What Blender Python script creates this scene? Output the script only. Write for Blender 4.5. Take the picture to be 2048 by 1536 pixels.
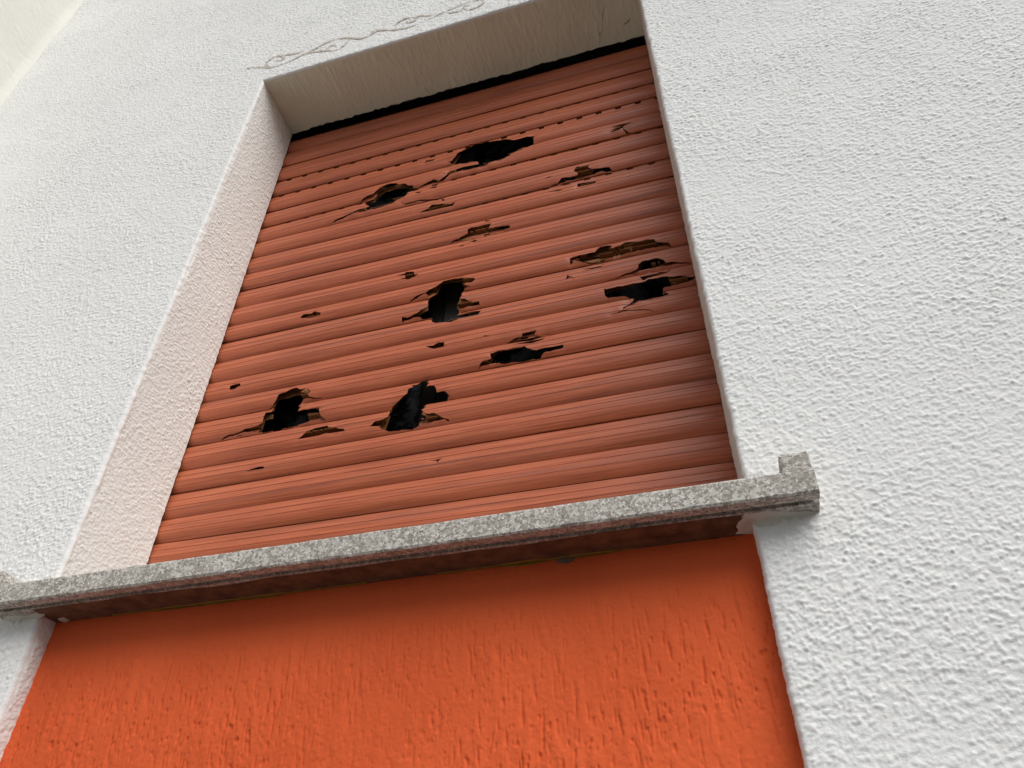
import bpy, bmesh, math, random
import numpy as np
from mathutils import Vector, Matrix
from mathutils.geometry import delaunay_2d_cdt

# ------------------------------------------------------------------ camera, sky, sun, exposure
for o in list(bpy.data.objects): bpy.data.objects.remove(o)
scene = bpy.context.scene
COL = scene.collection
ZO = 2.275                       # height of the local origin (window datum) above the pavement

cam_d = bpy.data.cameras.new('camera'); cam = bpy.data.objects.new('camera', cam_d); COL.objects.link(cam)
cam_d.sensor_width = 36.0; cam_d.lens = 1543.23/2048*36.0; cam_d.clip_start = 0.02; cam_d.clip_end = 600
RX, DN, FW = (0.95859, 0.284649, 0.008994), (-0.175353, 0.614818, -0.768928), (-0.224404, 0.735509, 0.639272)
cam.matrix_world = Matrix(((RX[0], -DN[0], -FW[0], 0.96109), (RX[1], -DN[1], -FW[1], -0.83158),
                           (RX[2], -DN[2], -FW[2], -0.67548+ZO), (0, 0, 0, 1)))
scene.camera = cam

SUN_DIR = Vector((0.78, -0.86, 1.20)).normalized()          # towards the light
world = bpy.data.worlds.new('World'); scene.world = world; world.use_nodes = True
wn = world.node_tree.nodes; wl = world.node_tree.links
for n in list(wn): wn.remove(n)
sky = wn.new('ShaderNodeTexSky'); sky.sky_type = 'NISHITA'; sky.sun_disc = False
sky.sun_elevation = math.asin(SUN_DIR.z); sky.sun_rotation = math.atan2(SUN_DIR.x, SUN_DIR.y)
sky.air_density = 1.0; sky.dust_density = 1.0; sky.ozone_density = 1.0
hs = wn.new('ShaderNodeHueSaturation'); hs.inputs['Saturation'].default_value = 0.45
bg = wn.new('ShaderNodeBackground'); bg.inputs['Strength'].default_value = 0.06
wo = wn.new('ShaderNodeOutputWorld')
wl.new(sky.outputs[0], hs.inputs['Color']); wl.new(hs.outputs[0], bg.inputs[0]); wl.new(bg.outputs[0], wo.inputs[0])

sun_d = bpy.data.lights.new('sun', 'SUN'); sun_d.energy = 2.0; sun_d.angle = math.radians(52); sun_d.color = (1.0, 0.97, 0.93)
sun = bpy.data.objects.new('sun', sun_d); COL.objects.link(sun)
sun.rotation_euler = SUN_DIR.to_track_quat('Z', 'Y').to_euler(); sun.location = (3, -6, 9)

vs = scene.view_settings
vs.view_transform = 'Standard'; vs.look = 'None'; vs.gamma = 1.0; vs.exposure = 0.65; vs.use_curve_mapping = False

# ------------------------------------------------------------------ measured layout (metres, z from the window datum)
W, H = 1.0, 1.2674               # opening width, soffit height
DS, D = 0.1637, 0.1791           # depth of the soffit's inner edge, depth of the shutter joints
D2 = 0.030                       # depth of the orange panel
ZS, ZB, P = -0.194, -0.225, 0.046  # sill top, sill underside, sill overhang
XC = -1.095                      # corner with the side wall

# hole outlines on the shutter (u across, z up), joint heights at both sides, and other traced outlines
ZL=[1.2539, 1.1919, 1.1289, 1.0634, 0.9959, 0.93, 0.8685, 0.8058, 0.7494, 0.6928, 0.6377, 0.5769, 0.5209, 0.4738, 0.4126, 0.3546, 0.3026, 0.2529, 0.1942, 0.1369, 0.0875, 0.0288, -0.0188, -0.0728, -0.1268, -0.1808]
ZR=[1.2577, 1.1957, 1.1337, 1.0655, 1.0026, 0.9338, 0.8794, 0.8147, 0.7557, 0.6904, 0.6285, 0.5738, 0.5192, 0.4719, 0.4148, 0.3586, 0.3024, 0.2493, 0.1927, 0.1374, 0.0859, 0.0279, -0.0253, -0.0793, -0.1333, -0.1873]
FRONT=[
[(0.2569,0.872),(0.2669,0.8801),(0.2774,0.8833),(0.2929,0.8857),(0.3106,0.9073),(0.3274,0.9147),(0.3518,0.9096),(0.3588,0.899),(0.3801,0.8924),(0.3855,0.8858),(0.3968,0.8828),(0.3986,0.8752),(0.4119,0.8728),(0.4304,0.8783),(0.4485,0.8852),(0.4605,0.8785),(0.4624,0.8749),(0.4784,0.8853),(0.4871,0.8936),(0.487,0.8843),(0.4716,0.8725),(0.4584,0.8496),(0.4298,0.8572),(0.3919,0.8588),(0.3826,0.8405),(0.3629,0.838),(0.3519,0.8249),(0.3268,0.8233),(0.2939,0.8223),(0.2631,0.8236),(0.2477,0.8235),(0.2169,0.8164),(0.1906,0.8104),(0.1813,0.7996),(0.1961,0.8138),(0.2219,0.8234),(0.2472,0.8286),(0.2615,0.8352),(0.2909,0.8359),(0.2741,0.859),(0.2798,0.8698),(0.2602,0.8721)],
[(0.4851,0.9435),(0.4943,0.9428),(0.5045,0.9542),(0.5065,0.968),(0.52,0.9826),(0.5352,0.9946),(0.5358,1.001),(0.5494,1.0001),(0.5645,0.9923),(0.5797,0.9983),(0.5901,0.9921),(0.6036,0.9948),(0.6534,0.9629),(0.7027,0.9589),(0.6979,0.9275),(0.6854,0.921),(0.6472,0.9083),(0.6412,0.8983),(0.6217,0.8921),(0.5891,0.8925),(0.5677,0.8897),(0.5614,0.9127),(0.5232,0.9239),(0.4875,0.9326),(0.4935,0.9346)],
[(0.5674,0.9002),(0.5255,0.9042),(0.4892,0.8993),(0.4862,0.8853),(0.493,0.8893),(0.523,0.8891),(0.5429,0.8879),(0.5857,0.8886),(0.5894,0.8928)],
[(0.7908,0.7794),(0.7982,0.7971),(0.8068,0.792),(0.827,0.7939),(0.8238,0.7805),(0.8319,0.7724),(0.854,0.7673),(0.8693,0.7663),(0.8747,0.7566),(0.8865,0.7531),(0.8738,0.7512),(0.8529,0.76),(0.8012,0.7558),(0.773,0.7578),(0.7638,0.7548),(0.7546,0.7491),(0.7315,0.7511),(0.7409,0.7557),(0.7527,0.7569),(0.7627,0.7663),(0.7997,0.7644),(0.7991,0.7716)],
[(0.7967,0.7379),(0.8388,0.7309),(0.8357,0.7208),(0.7966,0.7226)],
[(0.8815,0.893),(0.8955,0.901),(0.9134,0.9071),(0.9113,0.8978),(0.9005,0.8925)],
[(0.9122,0.8989),(0.9146,0.8892),(0.922,0.8812),(0.9282,0.8769),(0.9169,0.8786),(0.9113,0.8908)],
[(0.5056,0.6332),(0.5159,0.6379),(0.5297,0.64),(0.5334,0.6438),(0.5493,0.6472),(0.5497,0.6618),(0.5583,0.6662),(0.6033,0.6636),(0.5984,0.6482),(0.6083,0.6467),(0.6259,0.6471),(0.6453,0.6419),(0.6447,0.6367),(0.6349,0.6368),(0.6311,0.6337),(0.6177,0.6328),(0.6108,0.6316),(0.5822,0.6324),(0.5557,0.6338),(0.5743,0.6178),(0.5645,0.6166),(0.546,0.6227),(0.5372,0.6325),(0.5334,0.6344),(0.52,0.6351)],
[(0.5869,0.6774),(0.588,0.6839),(0.6035,0.6755),(0.5934,0.6752)],
[(0.53,0.608),(0.5392,0.6148),(0.5438,0.6079),(0.5366,0.6084)],
[(0.3892,0.5633),(0.4106,0.5637),(0.4118,0.5694),(0.4309,0.5636),(0.4347,0.5509),(0.4455,0.5499),(0.4343,0.5423),(0.4224,0.5372),(0.401,0.5485),(0.4138,0.5458),(0.4133,0.5556)],
[(0.4285,0.4739),(0.4381,0.4792),(0.4503,0.4851),(0.4666,0.4859),(0.477,0.4939),(0.4931,0.5022),(0.5019,0.5143),(0.5213,0.5145),(0.5387,0.5134),(0.5526,0.5056),(0.5711,0.5006),(0.5731,0.4946),(0.5677,0.4876),(0.5503,0.4878),(0.5518,0.4833),(0.5629,0.4784),(0.5694,0.4739),(0.5577,0.479),(0.5522,0.4773),(0.5473,0.4653),(0.5434,0.4455),(0.5539,0.4443),(0.5691,0.4282),(0.5844,0.4281),(0.5853,0.42),(0.5564,0.4215),(0.5428,0.4194),(0.5428,0.4122),(0.5884,0.4039),(0.5827,0.3909),(0.5624,0.3927),(0.5264,0.387),(0.495,0.3921),(0.484,0.4025),(0.4818,0.4144),(0.462,0.4151),(0.4605,0.4188),(0.4438,0.421),(0.4267,0.4194),(0.4197,0.4153),(0.4189,0.4272),(0.4312,0.4246),(0.4525,0.4288),(0.4625,0.4379),(0.4744,0.4438),(0.4715,0.4622),(0.4737,0.4731),(0.4724,0.4775),(0.4666,0.4836),(0.4512,0.4806),(0.4376,0.4757)],
[(0.7714,0.497),(0.7764,0.4986),(0.7962,0.4997),(0.8218,0.5003),(0.8259,0.5081),(0.8319,0.5158),(0.8563,0.5128),(0.8531,0.5022),(0.8744,0.5025),(0.8825,0.5109),(0.8997,0.5069),(0.9392,0.4994),(0.9412,0.4903),(0.9651,0.4805),(0.9681,0.4723),(0.9496,0.4777),(0.9328,0.478),(0.9047,0.4794),(0.8778,0.4776),(0.8714,0.4746),(0.8578,0.4739),(0.8466,0.4751),(0.8344,0.4726),(0.8126,0.4711),(0.7967,0.4786),(0.7791,0.4874),(0.7716,0.4791),(0.7707,0.4868)],
[(0.7956,0.4596),(0.8111,0.4588),(0.8333,0.4597),(0.8303,0.4546),(0.813,0.4543)],
[(0.8304,0.4144),(0.8576,0.4183),(0.8903,0.4245),(0.9,0.4274),(0.9029,0.4362),(0.911,0.4442),(0.937,0.4443),(0.949,0.4355),(0.9533,0.4272),(0.9692,0.4245),(1,0.4158),(0.9685,0.4205),(0.9357,0.4205),(0.899,0.4207),(0.8801,0.4192)],
[(0.8894,0.4191),(0.9032,0.4144),(0.9221,0.4164),(0.9521,0.4045),(0.9638,0.4153),(0.9536,0.4014),(0.9335,0.399),(0.9173,0.3957),(0.9074,0.3905),(0.9027,0.4015),(0.9013,0.4091)],
[(0.8323,0.3897),(0.8449,0.3884),(0.878,0.3878),(0.9108,0.3871),(0.9166,0.3919),(0.9382,0.3908),(0.9662,0.3845),(0.9948,0.3737),(1.0017,0.373),(0.9938,0.3679),(0.9793,0.3654),(0.9632,0.3643),(0.96,0.3658),(0.9559,0.3632),(0.9419,0.3641),(0.9386,0.3607),(0.9439,0.3512),(0.9503,0.3438),(0.9431,0.3416),(0.9273,0.3426),(0.9041,0.3413),(0.8916,0.341),(0.884,0.3347),(0.8733,0.3352),(0.8658,0.3289),(0.863,0.3269),(0.8642,0.3324),(0.8735,0.3381),(0.8829,0.3459),(0.885,0.3517),(0.8698,0.3634),(0.8553,0.3636),(0.8391,0.3658),(0.8335,0.372)],
[(0.8399,0.3198),(0.8656,0.3256),(0.8759,0.3221),(0.8968,0.3191),(0.9118,0.3127),(0.92,0.3052),(0.9099,0.312),(0.8965,0.3167),(0.8722,0.3203)],
[(0.7609,0.437),(0.7654,0.454),(0.7664,0.4462),(0.7722,0.4425),(0.7794,0.4305),(0.7702,0.4409)],
[(0.5878,0.2517),(0.5922,0.2602),(0.5979,0.2646),(0.614,0.2682),(0.6111,0.2822),(0.6271,0.284),(0.6782,0.2835),(0.6827,0.2759),(0.6953,0.2685),(0.7509,0.2668),(0.7493,0.2605),(0.7131,0.2582),(0.7085,0.2552),(0.7066,0.2505),(0.672,0.2504),(0.6498,0.2532),(0.6329,0.2533),(0.628,0.2559),(0.6057,0.2559),(0.5939,0.256)],
[(0.6413,0.3033),(0.6607,0.3102),(0.6715,0.3113),(0.6731,0.3177),(0.7009,0.3175),(0.6959,0.3097),(0.7066,0.3041),(0.7244,0.3034),(0.7115,0.2917),(0.6907,0.2879),(0.6475,0.2965)],
[(0.4785,0.332),(0.4947,0.3306),(0.5054,0.3358),(0.5181,0.3337),(0.5181,0.3228),(0.5261,0.3208),(0.4979,0.3202)],
[(0.3863,0.1574),(0.3953,0.1688),(0.4183,0.1747),(0.4203,0.1945),(0.4233,0.1994),(0.4411,0.211),(0.4519,0.2221),(0.4521,0.2341),(0.4613,0.2381),(0.4536,0.247),(0.474,0.2516),(0.49,0.2513),(0.4935,0.2406),(0.4891,0.2305),(0.5033,0.2298),(0.5086,0.2226),(0.5107,0.2125),(0.5258,0.2106),(0.5341,0.2016),(0.5449,0.1953),(0.5349,0.1992),(0.5323,0.1867),(0.4937,0.1876),(0.4839,0.1763),(0.4949,0.1666),(0.5102,0.1631),(0.5255,0.1516),(0.5378,0.1455),(0.5383,0.1409),(0.5296,0.1475),(0.5107,0.1461),(0.4809,0.1423),(0.4678,0.139),(0.4362,0.1417),(0.4233,0.1418),(0.4129,0.1472),(0.404,0.1551)],
[(0.0599,0.1949),(0.0747,0.2011),(0.1026,0.2042),(0.13,0.2094),(0.1447,0.2109),(0.1524,0.2149),(0.1496,0.231),(0.1494,0.2507),(0.1614,0.2569),(0.1695,0.2692),(0.1703,0.2821),(0.1845,0.2856),(0.193,0.2924),(0.2055,0.2936),(0.2167,0.2859),(0.2299,0.2848),(0.2221,0.2747),(0.237,0.2821),(0.2427,0.2725),(0.2383,0.2666),(0.2406,0.2621),(0.2552,0.257),(0.2756,0.2532),(0.2508,0.2556),(0.2364,0.2597),(0.2273,0.2538),(0.2243,0.2294),(0.2692,0.2285),(0.2738,0.2132),(0.2786,0.2061),(0.2866,0.1994),(0.2852,0.1956),(0.2745,0.2012),(0.258,0.1987),(0.2289,0.1964),(0.1905,0.1943),(0.1617,0.1947),(0.145,0.1961),(0.1327,0.2012),(0.1027,0.201),(0.0767,0.1983)],
[(0.2397,0.1574),(0.2466,0.1641),(0.2537,0.175),(0.2702,0.1805),(0.2968,0.1795),(0.298,0.1751),(0.3143,0.174),(0.3198,0.1678),(0.3326,0.1637),(0.3366,0.1582),(0.3258,0.1582),(0.2959,0.1596)],
[(0.0495,0.3222),(0.0472,0.3326),(0.0543,0.3352),(0.071,0.3332),(0.0749,0.3255),(0.0687,0.323),(0.0593,0.3194)],
[(0.142,0.1059),(0.1534,0.1103),(0.1696,0.1106),(0.1809,0.11),(0.1807,0.1054)],
[(0.0959,0.1964),(0.1004,0.1979),(0.1111,0.1971),(0.1087,0.1955)],
[(0.1757,0.4938),(0.1829,0.5022),(0.2003,0.5002),(0.206,0.5055),(0.2259,0.4936),(0.2244,0.4871),(0.2007,0.4863),(0.1815,0.4881)],
[(0.4257,0.7642),(0.4485,0.7724),(0.4543,0.7843),(0.4719,0.7787),(0.5012,0.7697),(0.5142,0.7719),(0.5081,0.7624),(0.4772,0.7626),(0.4438,0.7635)],
[(0.3733,0.8223),(0.3843,0.8166),(0.4041,0.8158),(0.419,0.8184),(0.4381,0.8129),(0.4738,0.8102),(0.4845,0.7959),(0.4835,0.7858),(0.4764,0.7981),(0.4376,0.8102),(0.4188,0.8151),(0.4062,0.8127),(0.384,0.8137)],
[(0.4209,0.9657),(0.4223,0.9764),(0.4492,0.9704),(0.4439,0.9616)],
[(0.4084,0.8439),(0.4101,0.8489),(0.4232,0.8449),(0.4202,0.8398)],
[(0.5097,0.0624),(0.5198,0.0616),(0.5317,0.0624),(0.5263,0.0581),(0.5254,0.0526),(0.5234,0.0584)],
[(0.8857,0.911),(0.9021,0.9136),(0.9341,0.9117),(0.9133,0.9058)],
[(0.723,0.7761),(0.7315,0.78),(0.7412,0.7814),(0.7381,0.776)],
[(0.7299,0.73),(0.7507,0.7302),(0.767,0.7282),(0.7567,0.7221),(0.7478,0.725)],
[(0.5947,0.3283),(0.6013,0.329),(0.6114,0.3243),(0.6026,0.3254)]]
TONGUE=[
[(0.2703,0.8675),(0.2826,0.8726),(0.2927,0.8746),(0.2999,0.8798),(0.3215,0.8931),(0.3524,0.8951),(0.3787,0.8889),(0.411,0.8707),(0.3886,0.8677),(0.3772,0.8547),(0.3572,0.8526),(0.3459,0.8396),(0.3208,0.8375),(0.2876,0.8364),(0.2643,0.8372),(0.2802,0.8523)],
[(0.4912,0.9413),(0.5016,0.9687),(0.5062,0.9779),(0.5178,0.9872),(0.5349,0.9913),(0.5482,1.0016),(0.6031,0.9927),(0.6505,0.9767),(0.7034,0.975),(0.6997,0.9293),(0.6835,0.9319),(0.6443,0.9228),(0.6378,0.9147),(0.6183,0.9077),(0.5855,0.9029),(0.5391,0.9003),(0.4983,0.9097),(0.5038,0.9319)],
[(0.8684,0.778),(0.8745,0.7647),(0.8522,0.768),(0.8268,0.772),(0.836,0.7816)],
[(0.7638,0.7781),(0.794,0.7747),(0.7892,0.7634),(0.7662,0.7654)],
[(0.6206,0.6546),(0.6427,0.6512),(0.6428,0.6446),(0.6274,0.6433),(0.6141,0.6456)],
[(0.4867,0.4841),(0.4921,0.4985),(0.4999,0.511),(0.5237,0.5098),(0.5433,0.5039),(0.5484,0.4878),(0.545,0.4714),(0.5396,0.4559),(0.5329,0.4437),(0.5399,0.4306),(0.54,0.4099),(0.5261,0.4015),(0.5184,0.3927),(0.487,0.3985),(0.4754,0.4125),(0.4535,0.4212),(0.4399,0.4304),(0.4574,0.4494),(0.4698,0.4545),(0.4685,0.4691),(0.4722,0.4767)],
[(0.7919,0.4954),(0.8195,0.4945),(0.8504,0.4889),(0.8464,0.4867),(0.8192,0.4896),(0.7957,0.4904)],
[(0.8324,0.3973),(0.8766,0.3915),(0.9102,0.3967),(0.9162,0.401),(0.952,0.3963),(0.9537,0.3805),(0.9559,0.3693),(0.9418,0.3709),(0.9385,0.3654),(0.9432,0.3524),(0.9269,0.3494),(0.8908,0.347),(0.838,0.3698)],
[(0.6118,0.2679),(0.6104,0.2792),(0.6221,0.2874),(0.6757,0.2893),(0.682,0.2835),(0.7477,0.2739),(0.7058,0.2532),(0.6589,0.2512),(0.6314,0.2551)],
[(0.6456,0.3067),(0.6671,0.3082),(0.7056,0.3076),(0.7151,0.3043),(0.6885,0.2986),(0.6478,0.3039)],
[(0.4128,0.1707),(0.4197,0.2051),(0.4358,0.22),(0.4494,0.2396),(0.4649,0.2401),(0.475,0.2513),(0.4895,0.2507),(0.485,0.2383),(0.4994,0.2377),(0.5061,0.2216),(0.5215,0.2181),(0.5299,0.2058),(0.5302,0.1916),(0.4911,0.1924),(0.48,0.1833),(0.4905,0.1747),(0.4913,0.1645),(0.4814,0.1566),(0.4779,0.1474),(0.4659,0.14),(0.4337,0.1415),(0.416,0.1451),(0.4082,0.1553)],
[(0.1411,0.2012),(0.1447,0.2216),(0.1449,0.2383),(0.1619,0.2396),(0.1617,0.259),(0.1667,0.2752),(0.1883,0.2754),(0.2093,0.2782),(0.227,0.2755),(0.2242,0.2577),(0.2178,0.2374),(0.2634,0.2348),(0.2646,0.2227),(0.241,0.2265),(0.255,0.2083),(0.2456,0.2033),(0.1894,0.1938),(0.1474,0.1929)],
[(0.9036,0.4417),(0.9119,0.4503),(0.9364,0.4523),(0.9469,0.4462),(0.9515,0.4378),(0.9178,0.4345)]]
BACK=[
[(0.2685,0.8586),(0.2809,0.8637),(0.291,0.8658),(0.2956,0.8897),(0.3174,0.9031),(0.3485,0.9052),(0.375,0.899),(0.4075,0.8807),(0.3849,0.8776),(0.3735,0.8645),(0.3533,0.8624),(0.3441,0.8311),(0.319,0.829),(0.2858,0.8277),(0.2625,0.8285),(0.2785,0.8436)],
[(0.4894,0.9325),(0.4998,0.9596),(0.5044,0.9689),(0.515,0.9978),(0.5321,1.002),(0.5455,1.0123),(0.6008,1.0034),(0.6485,0.9873),(0.7018,0.9855),(0.698,0.9396),(0.6817,0.9422),(0.6423,0.9331),(0.636,0.9063),(0.6164,0.8993),(0.5836,0.8945),(0.5373,0.8918),(0.4965,0.9011),(0.5019,0.9231)],
[(0.8678,0.7873),(0.8739,0.7739),(0.8504,0.761),(0.8251,0.7649),(0.8352,0.7909)],
[(0.7625,0.7874),(0.7929,0.784),(0.7874,0.7563),(0.7644,0.7582)],
[(0.6184,0.6631),(0.6407,0.6597),(0.6408,0.653),(0.6256,0.6365),(0.6123,0.6387)],
[(0.4837,0.4915),(0.4891,0.5061),(0.4969,0.5186),(0.5209,0.5174),(0.5406,0.5115),(0.5458,0.4952),(0.5424,0.4788),(0.5369,0.4632),(0.5309,0.4377),(0.5379,0.4247),(0.5381,0.4041),(0.5241,0.3956),(0.5164,0.3869),(0.485,0.3926),(0.4734,0.4065),(0.4515,0.4151),(0.4378,0.4243),(0.4553,0.4433),(0.4677,0.4483),(0.4654,0.4764),(0.4691,0.484)],
[(0.7902,0.4897),(0.8186,0.502),(0.8497,0.4964),(0.8456,0.4942),(0.8175,0.484),(0.7939,0.4847)],
[(0.8308,0.3921),(0.8761,0.3983),(0.9099,0.4035),(0.9159,0.4079),(0.952,0.4032),(0.9536,0.3872),(0.9559,0.376),(0.9417,0.3776),(0.937,0.3605),(0.9417,0.3475),(0.9254,0.3446),(0.8892,0.342),(0.8363,0.3647)],
[(0.6099,0.2628),(0.6085,0.2741),(0.62,0.2936),(0.6739,0.2955),(0.6803,0.2897),(0.7463,0.2799),(0.704,0.2483),(0.657,0.2462),(0.6294,0.2501)],
[(0.6437,0.3015),(0.6653,0.3145),(0.704,0.3139),(0.7135,0.3106),(0.6867,0.2934),(0.6459,0.2987)],
[(0.4106,0.1655),(0.4175,0.1999),(0.4325,0.2257),(0.4461,0.2455),(0.4617,0.246),(0.4719,0.2572),(0.4865,0.2566),(0.482,0.2441),(0.4964,0.2435),(0.5032,0.2273),(0.5187,0.2239),(0.5271,0.2115),(0.5274,0.1972),(0.4881,0.198),(0.4779,0.1782),(0.4883,0.1697),(0.4892,0.1595),(0.4792,0.1516),(0.4758,0.1425),(0.4637,0.1351),(0.4314,0.1365),(0.4137,0.14),(0.4059,0.1502)],
[(0.1387,0.1955),(0.1423,0.2158),(0.1425,0.2324),(0.1595,0.2337),(0.1566,0.265),(0.1616,0.2813),(0.1834,0.2815),(0.2045,0.2843),(0.2223,0.2816),(0.2195,0.2637),(0.213,0.2432),(0.2589,0.2407),(0.2602,0.2285),(0.2387,0.2209),(0.2526,0.2028),(0.2432,0.1978),(0.1869,0.1883),(0.145,0.1873)],
[(0.902,0.4364),(0.9116,0.4575),(0.9363,0.4595),(0.9468,0.4534),(0.9514,0.4449),(0.9162,0.4293)]]
FLAPS=[
(0.002,[(0.5253,0.6417),(0.5308,0.6458),(0.5434,0.6415),(0.5549,0.6357),(0.572,0.6254),(0.5621,0.6245),(0.544,0.6286),(0.537,0.6338)]),
(-0.003,[(0.2192,0.2783),(0.2289,0.2836),(0.2351,0.2847),(0.2398,0.2767),(0.2352,0.2711),(0.2264,0.2748)]),
(0.005,[(0.2401,0.2271),(0.2647,0.2238),(0.2714,0.2154),(0.2813,0.2063),(0.2814,0.2012),(0.2659,0.2118),(0.2572,0.2085),(0.2484,0.2166)]),
(0.006,[(0.4632,0.4954),(0.4719,0.4953),(0.4855,0.4878),(0.471,0.4795)]),
(0.005,[(0.5323,0.4454),(0.539,0.4561),(0.5495,0.456),(0.5648,0.4403),(0.5641,0.433),(0.5507,0.4332),(0.5391,0.4364)]),
(0.004,[(0.8785,0.5016),(0.8937,0.5098),(0.9021,0.4968),(0.8964,0.487),(0.8761,0.4966)]),
(0.004,[(0.7954,0.4882),(0.8192,0.4902),(0.8492,0.4864),(0.844,0.4823),(0.834,0.4777),(0.8123,0.4742)]),
(0.005,[(0.4765,0.1562),(0.4935,0.1577),(0.5057,0.1639),(0.5194,0.1647),(0.5082,0.1583),(0.4917,0.1531),(0.4782,0.1497)]),
(0.003,[(0.9518,0.3937),(0.9679,0.3936),(0.9949,0.382),(0.9799,0.376),(0.9636,0.3731),(0.9599,0.3723),(0.9554,0.3794)]),
(0.004,[(0.2569,0.8769),(0.2639,0.8919),(0.2867,0.8983),(0.2993,0.9022),(0.2973,0.8872),(0.2845,0.8764),(0.274,0.8764)])]
SCROLL=[
[(-0.0721,1.3624),(-0.0632,1.3668),(-0.0334,1.3511),(0.0032,1.3297),(0.024,1.3243),(0.0504,1.3273),(0.0794,1.3358),(0.0963,1.3474),(0.1183,1.3528),(0.1395,1.3621),(0.1564,1.3738),(0.1819,1.3808),(0.2087,1.3798),(0.2372,1.3671),(0.2708,1.3422),(0.2935,1.3383),(0.3074,1.3444),(0.3148,1.3578),(0.3315,1.3565),(0.3553,1.3412),(0.3823,1.3268),(0.4116,1.3208),(0.4364,1.3216),(0.4568,1.3304),(0.481,1.3371),(0.5015,1.346),(0.5222,1.3511),(0.5429,1.3563),(0.5636,1.3614),(0.5879,1.3628),(0.6089,1.3582)],
[(0.0032,1.3297),(-0.0114,1.3498),(-0.0142,1.3618),(-0.0076,1.3757),(0.0058,1.3861),(0.0256,1.3859),(0.04,1.3746),(0.0435,1.3587),(0.0332,1.3524),(0.022,1.3584),(0.0176,1.3692)],
[(0.0391,1.3786),(0.0507,1.3793),(0.0728,1.3672),(0.0884,1.3671),(0.1037,1.3679)],
[(0.2372,1.3671),(0.2397,1.3515),(0.2351,1.3331),(0.2225,1.3195),(0.2048,1.3142),(0.1886,1.321),(0.1785,1.3356),(0.18,1.3487),(0.1951,1.3486),(0.2058,1.3413)],
[(0.1803,1.3256),(0.1636,1.3348),(0.1432,1.3426),(0.1276,1.3442),(0.0963,1.3474)],
[(0.2985,1.3425),(0.3104,1.3497),(0.3048,1.3636),(0.318,1.3474)],
[(0.382,1.3291),(0.3729,1.3521),(0.3778,1.367),(0.3947,1.3784),(0.4166,1.3775),(0.4322,1.3652),(0.432,1.3489),(0.4198,1.3455),(0.4085,1.3508),(0.4058,1.3596)],
[(0.4317,1.3705),(0.4465,1.3666),(0.4691,1.3528),(0.4835,1.3498)],
[(0.6089,1.3582),(0.6214,1.3429),(0.6202,1.3294),(0.6035,1.3185),(0.5865,1.3163),(0.5706,1.3262),(0.563,1.3402),(0.5677,1.3494),(0.5819,1.3427)],
[(0.5655,1.3244),(0.5446,1.3281),(0.5232,1.3362),(0.5023,1.3348)]]
CRACK=[
[(0.9208,0.0606),(0.913,0.0676),(0.9072,0.0829),(0.9026,0.1006),(0.902,0.1178),(0.8987,0.1246),(0.8944,0.1273),(0.8892,0.1435),(0.8831,0.1547)],
[(0.8876,0.1282),(0.8944,0.1273)],
[(0.9704,0.1109),(0.9636,0.1184),(0.9538,0.1213)]]
SMEARS=[[(0.9787, 0.0077), (0.9823, -0.0042), (0.9888, -0.0105), (0.99, -0.0205), (1.0018, -0.0194), (1.0168, -0.0186), (1.0358, -0.011), (1.0527, -0.0063), (1.0633, 0.0001), (1.0644, 0.0083), (1.0483, 0.0084), (1.0267, 0.0058), (1.0158, 0.0063), (1.0064, 0.0202), (1.0011, 0.0358), (0.9975, 0.0397), (0.9913, 0.0306), (0.9769, 0.0253), (0.9808, 0.0179)], [(-0.0644, -0.0049), (-0.049, -0.012), (-0.0315, -0.0027), (-0.0104, 0.0099), (0.0022, 0.0202), (0.0028, 0.0319), (-0.0027, 0.0421), (-0.0241, 0.0578), (-0.0382, 0.0637), (-0.0333, 0.0505), (-0.0323, 0.027), (-0.0554, 0.016), (-0.0801, 0.0139)], [(0.014, 0.0166), (0.0264, 0.0145), (0.0275, 0.0271), (0.0159, 0.0318), (0.011, 0.0249)]]
CRUMB=[(0.7565, -0.2215), (0.7652, -0.2211), (0.7831, -0.2244), (0.7821, -0.2309), (0.7742, -0.2339), (0.7602, -0.2321)]

# ------------------------------------------------------------------ helpers
rng = np.random.default_rng(7); random.seed(7)

def mesh_obj(name, verts, faces, mats, parent=None, smooth=True, midx=None, kind=None):
    me = bpy.data.meshes.new(name)
    v = np.asarray(verts, dtype=np.float64).copy()
    org = np.array(parent_world(parent))
    v[:, 2] += ZO; v -= org
    if isinstance(faces, np.ndarray):
        n, k = faces.shape
        me.vertices.add(len(v)); me.vertices.foreach_set('co', v.astype(np.float32).ravel())
        me.loops.add(n*k); me.loops.foreach_set('vertex_index', faces.astype(np.int32).ravel())
        me.polygons.add(n); me.polygons.foreach_set('loop_start', (np.arange(n)*k).astype(np.int32))
        me.polygons.foreach_set('loop_total', np.full(n, k, dtype=np.int32)); me.update(calc_edges=True)
    else:
        me.from_pydata([tuple(a) for a in v], [], faces)
    for m in (mats if isinstance(mats, (list, tuple)) else [mats]): me.materials.append(m)
    if midx is not None: me.polygons.foreach_set('material_index', np.asarray(midx, dtype=np.int32))
    me.polygons.foreach_set('use_smooth', np.full(len(me.polygons), smooth)); me.validate(); me.update()
    ob = bpy.data.objects.new(name, me); COL.objects.link(ob)
    if parent is not None: ob.parent = parent
    if kind: ob['kind'] = kind
    return ob

WORLD = {}
def parent_world(p):
    if p is None: return (0, 0, 0)
    return WORLD.get(p.name, (0, 0, 0))

def thing(name, loc, label, cat):
    e = bpy.data.objects.new(name, None); COL.objects.link(e); e.location = loc; e.empty_display_size = 0.1
    e['label'] = label; e['category'] = cat; e['kind'] = 'thing'; WORLD[e.name] = loc
    return e

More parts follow.
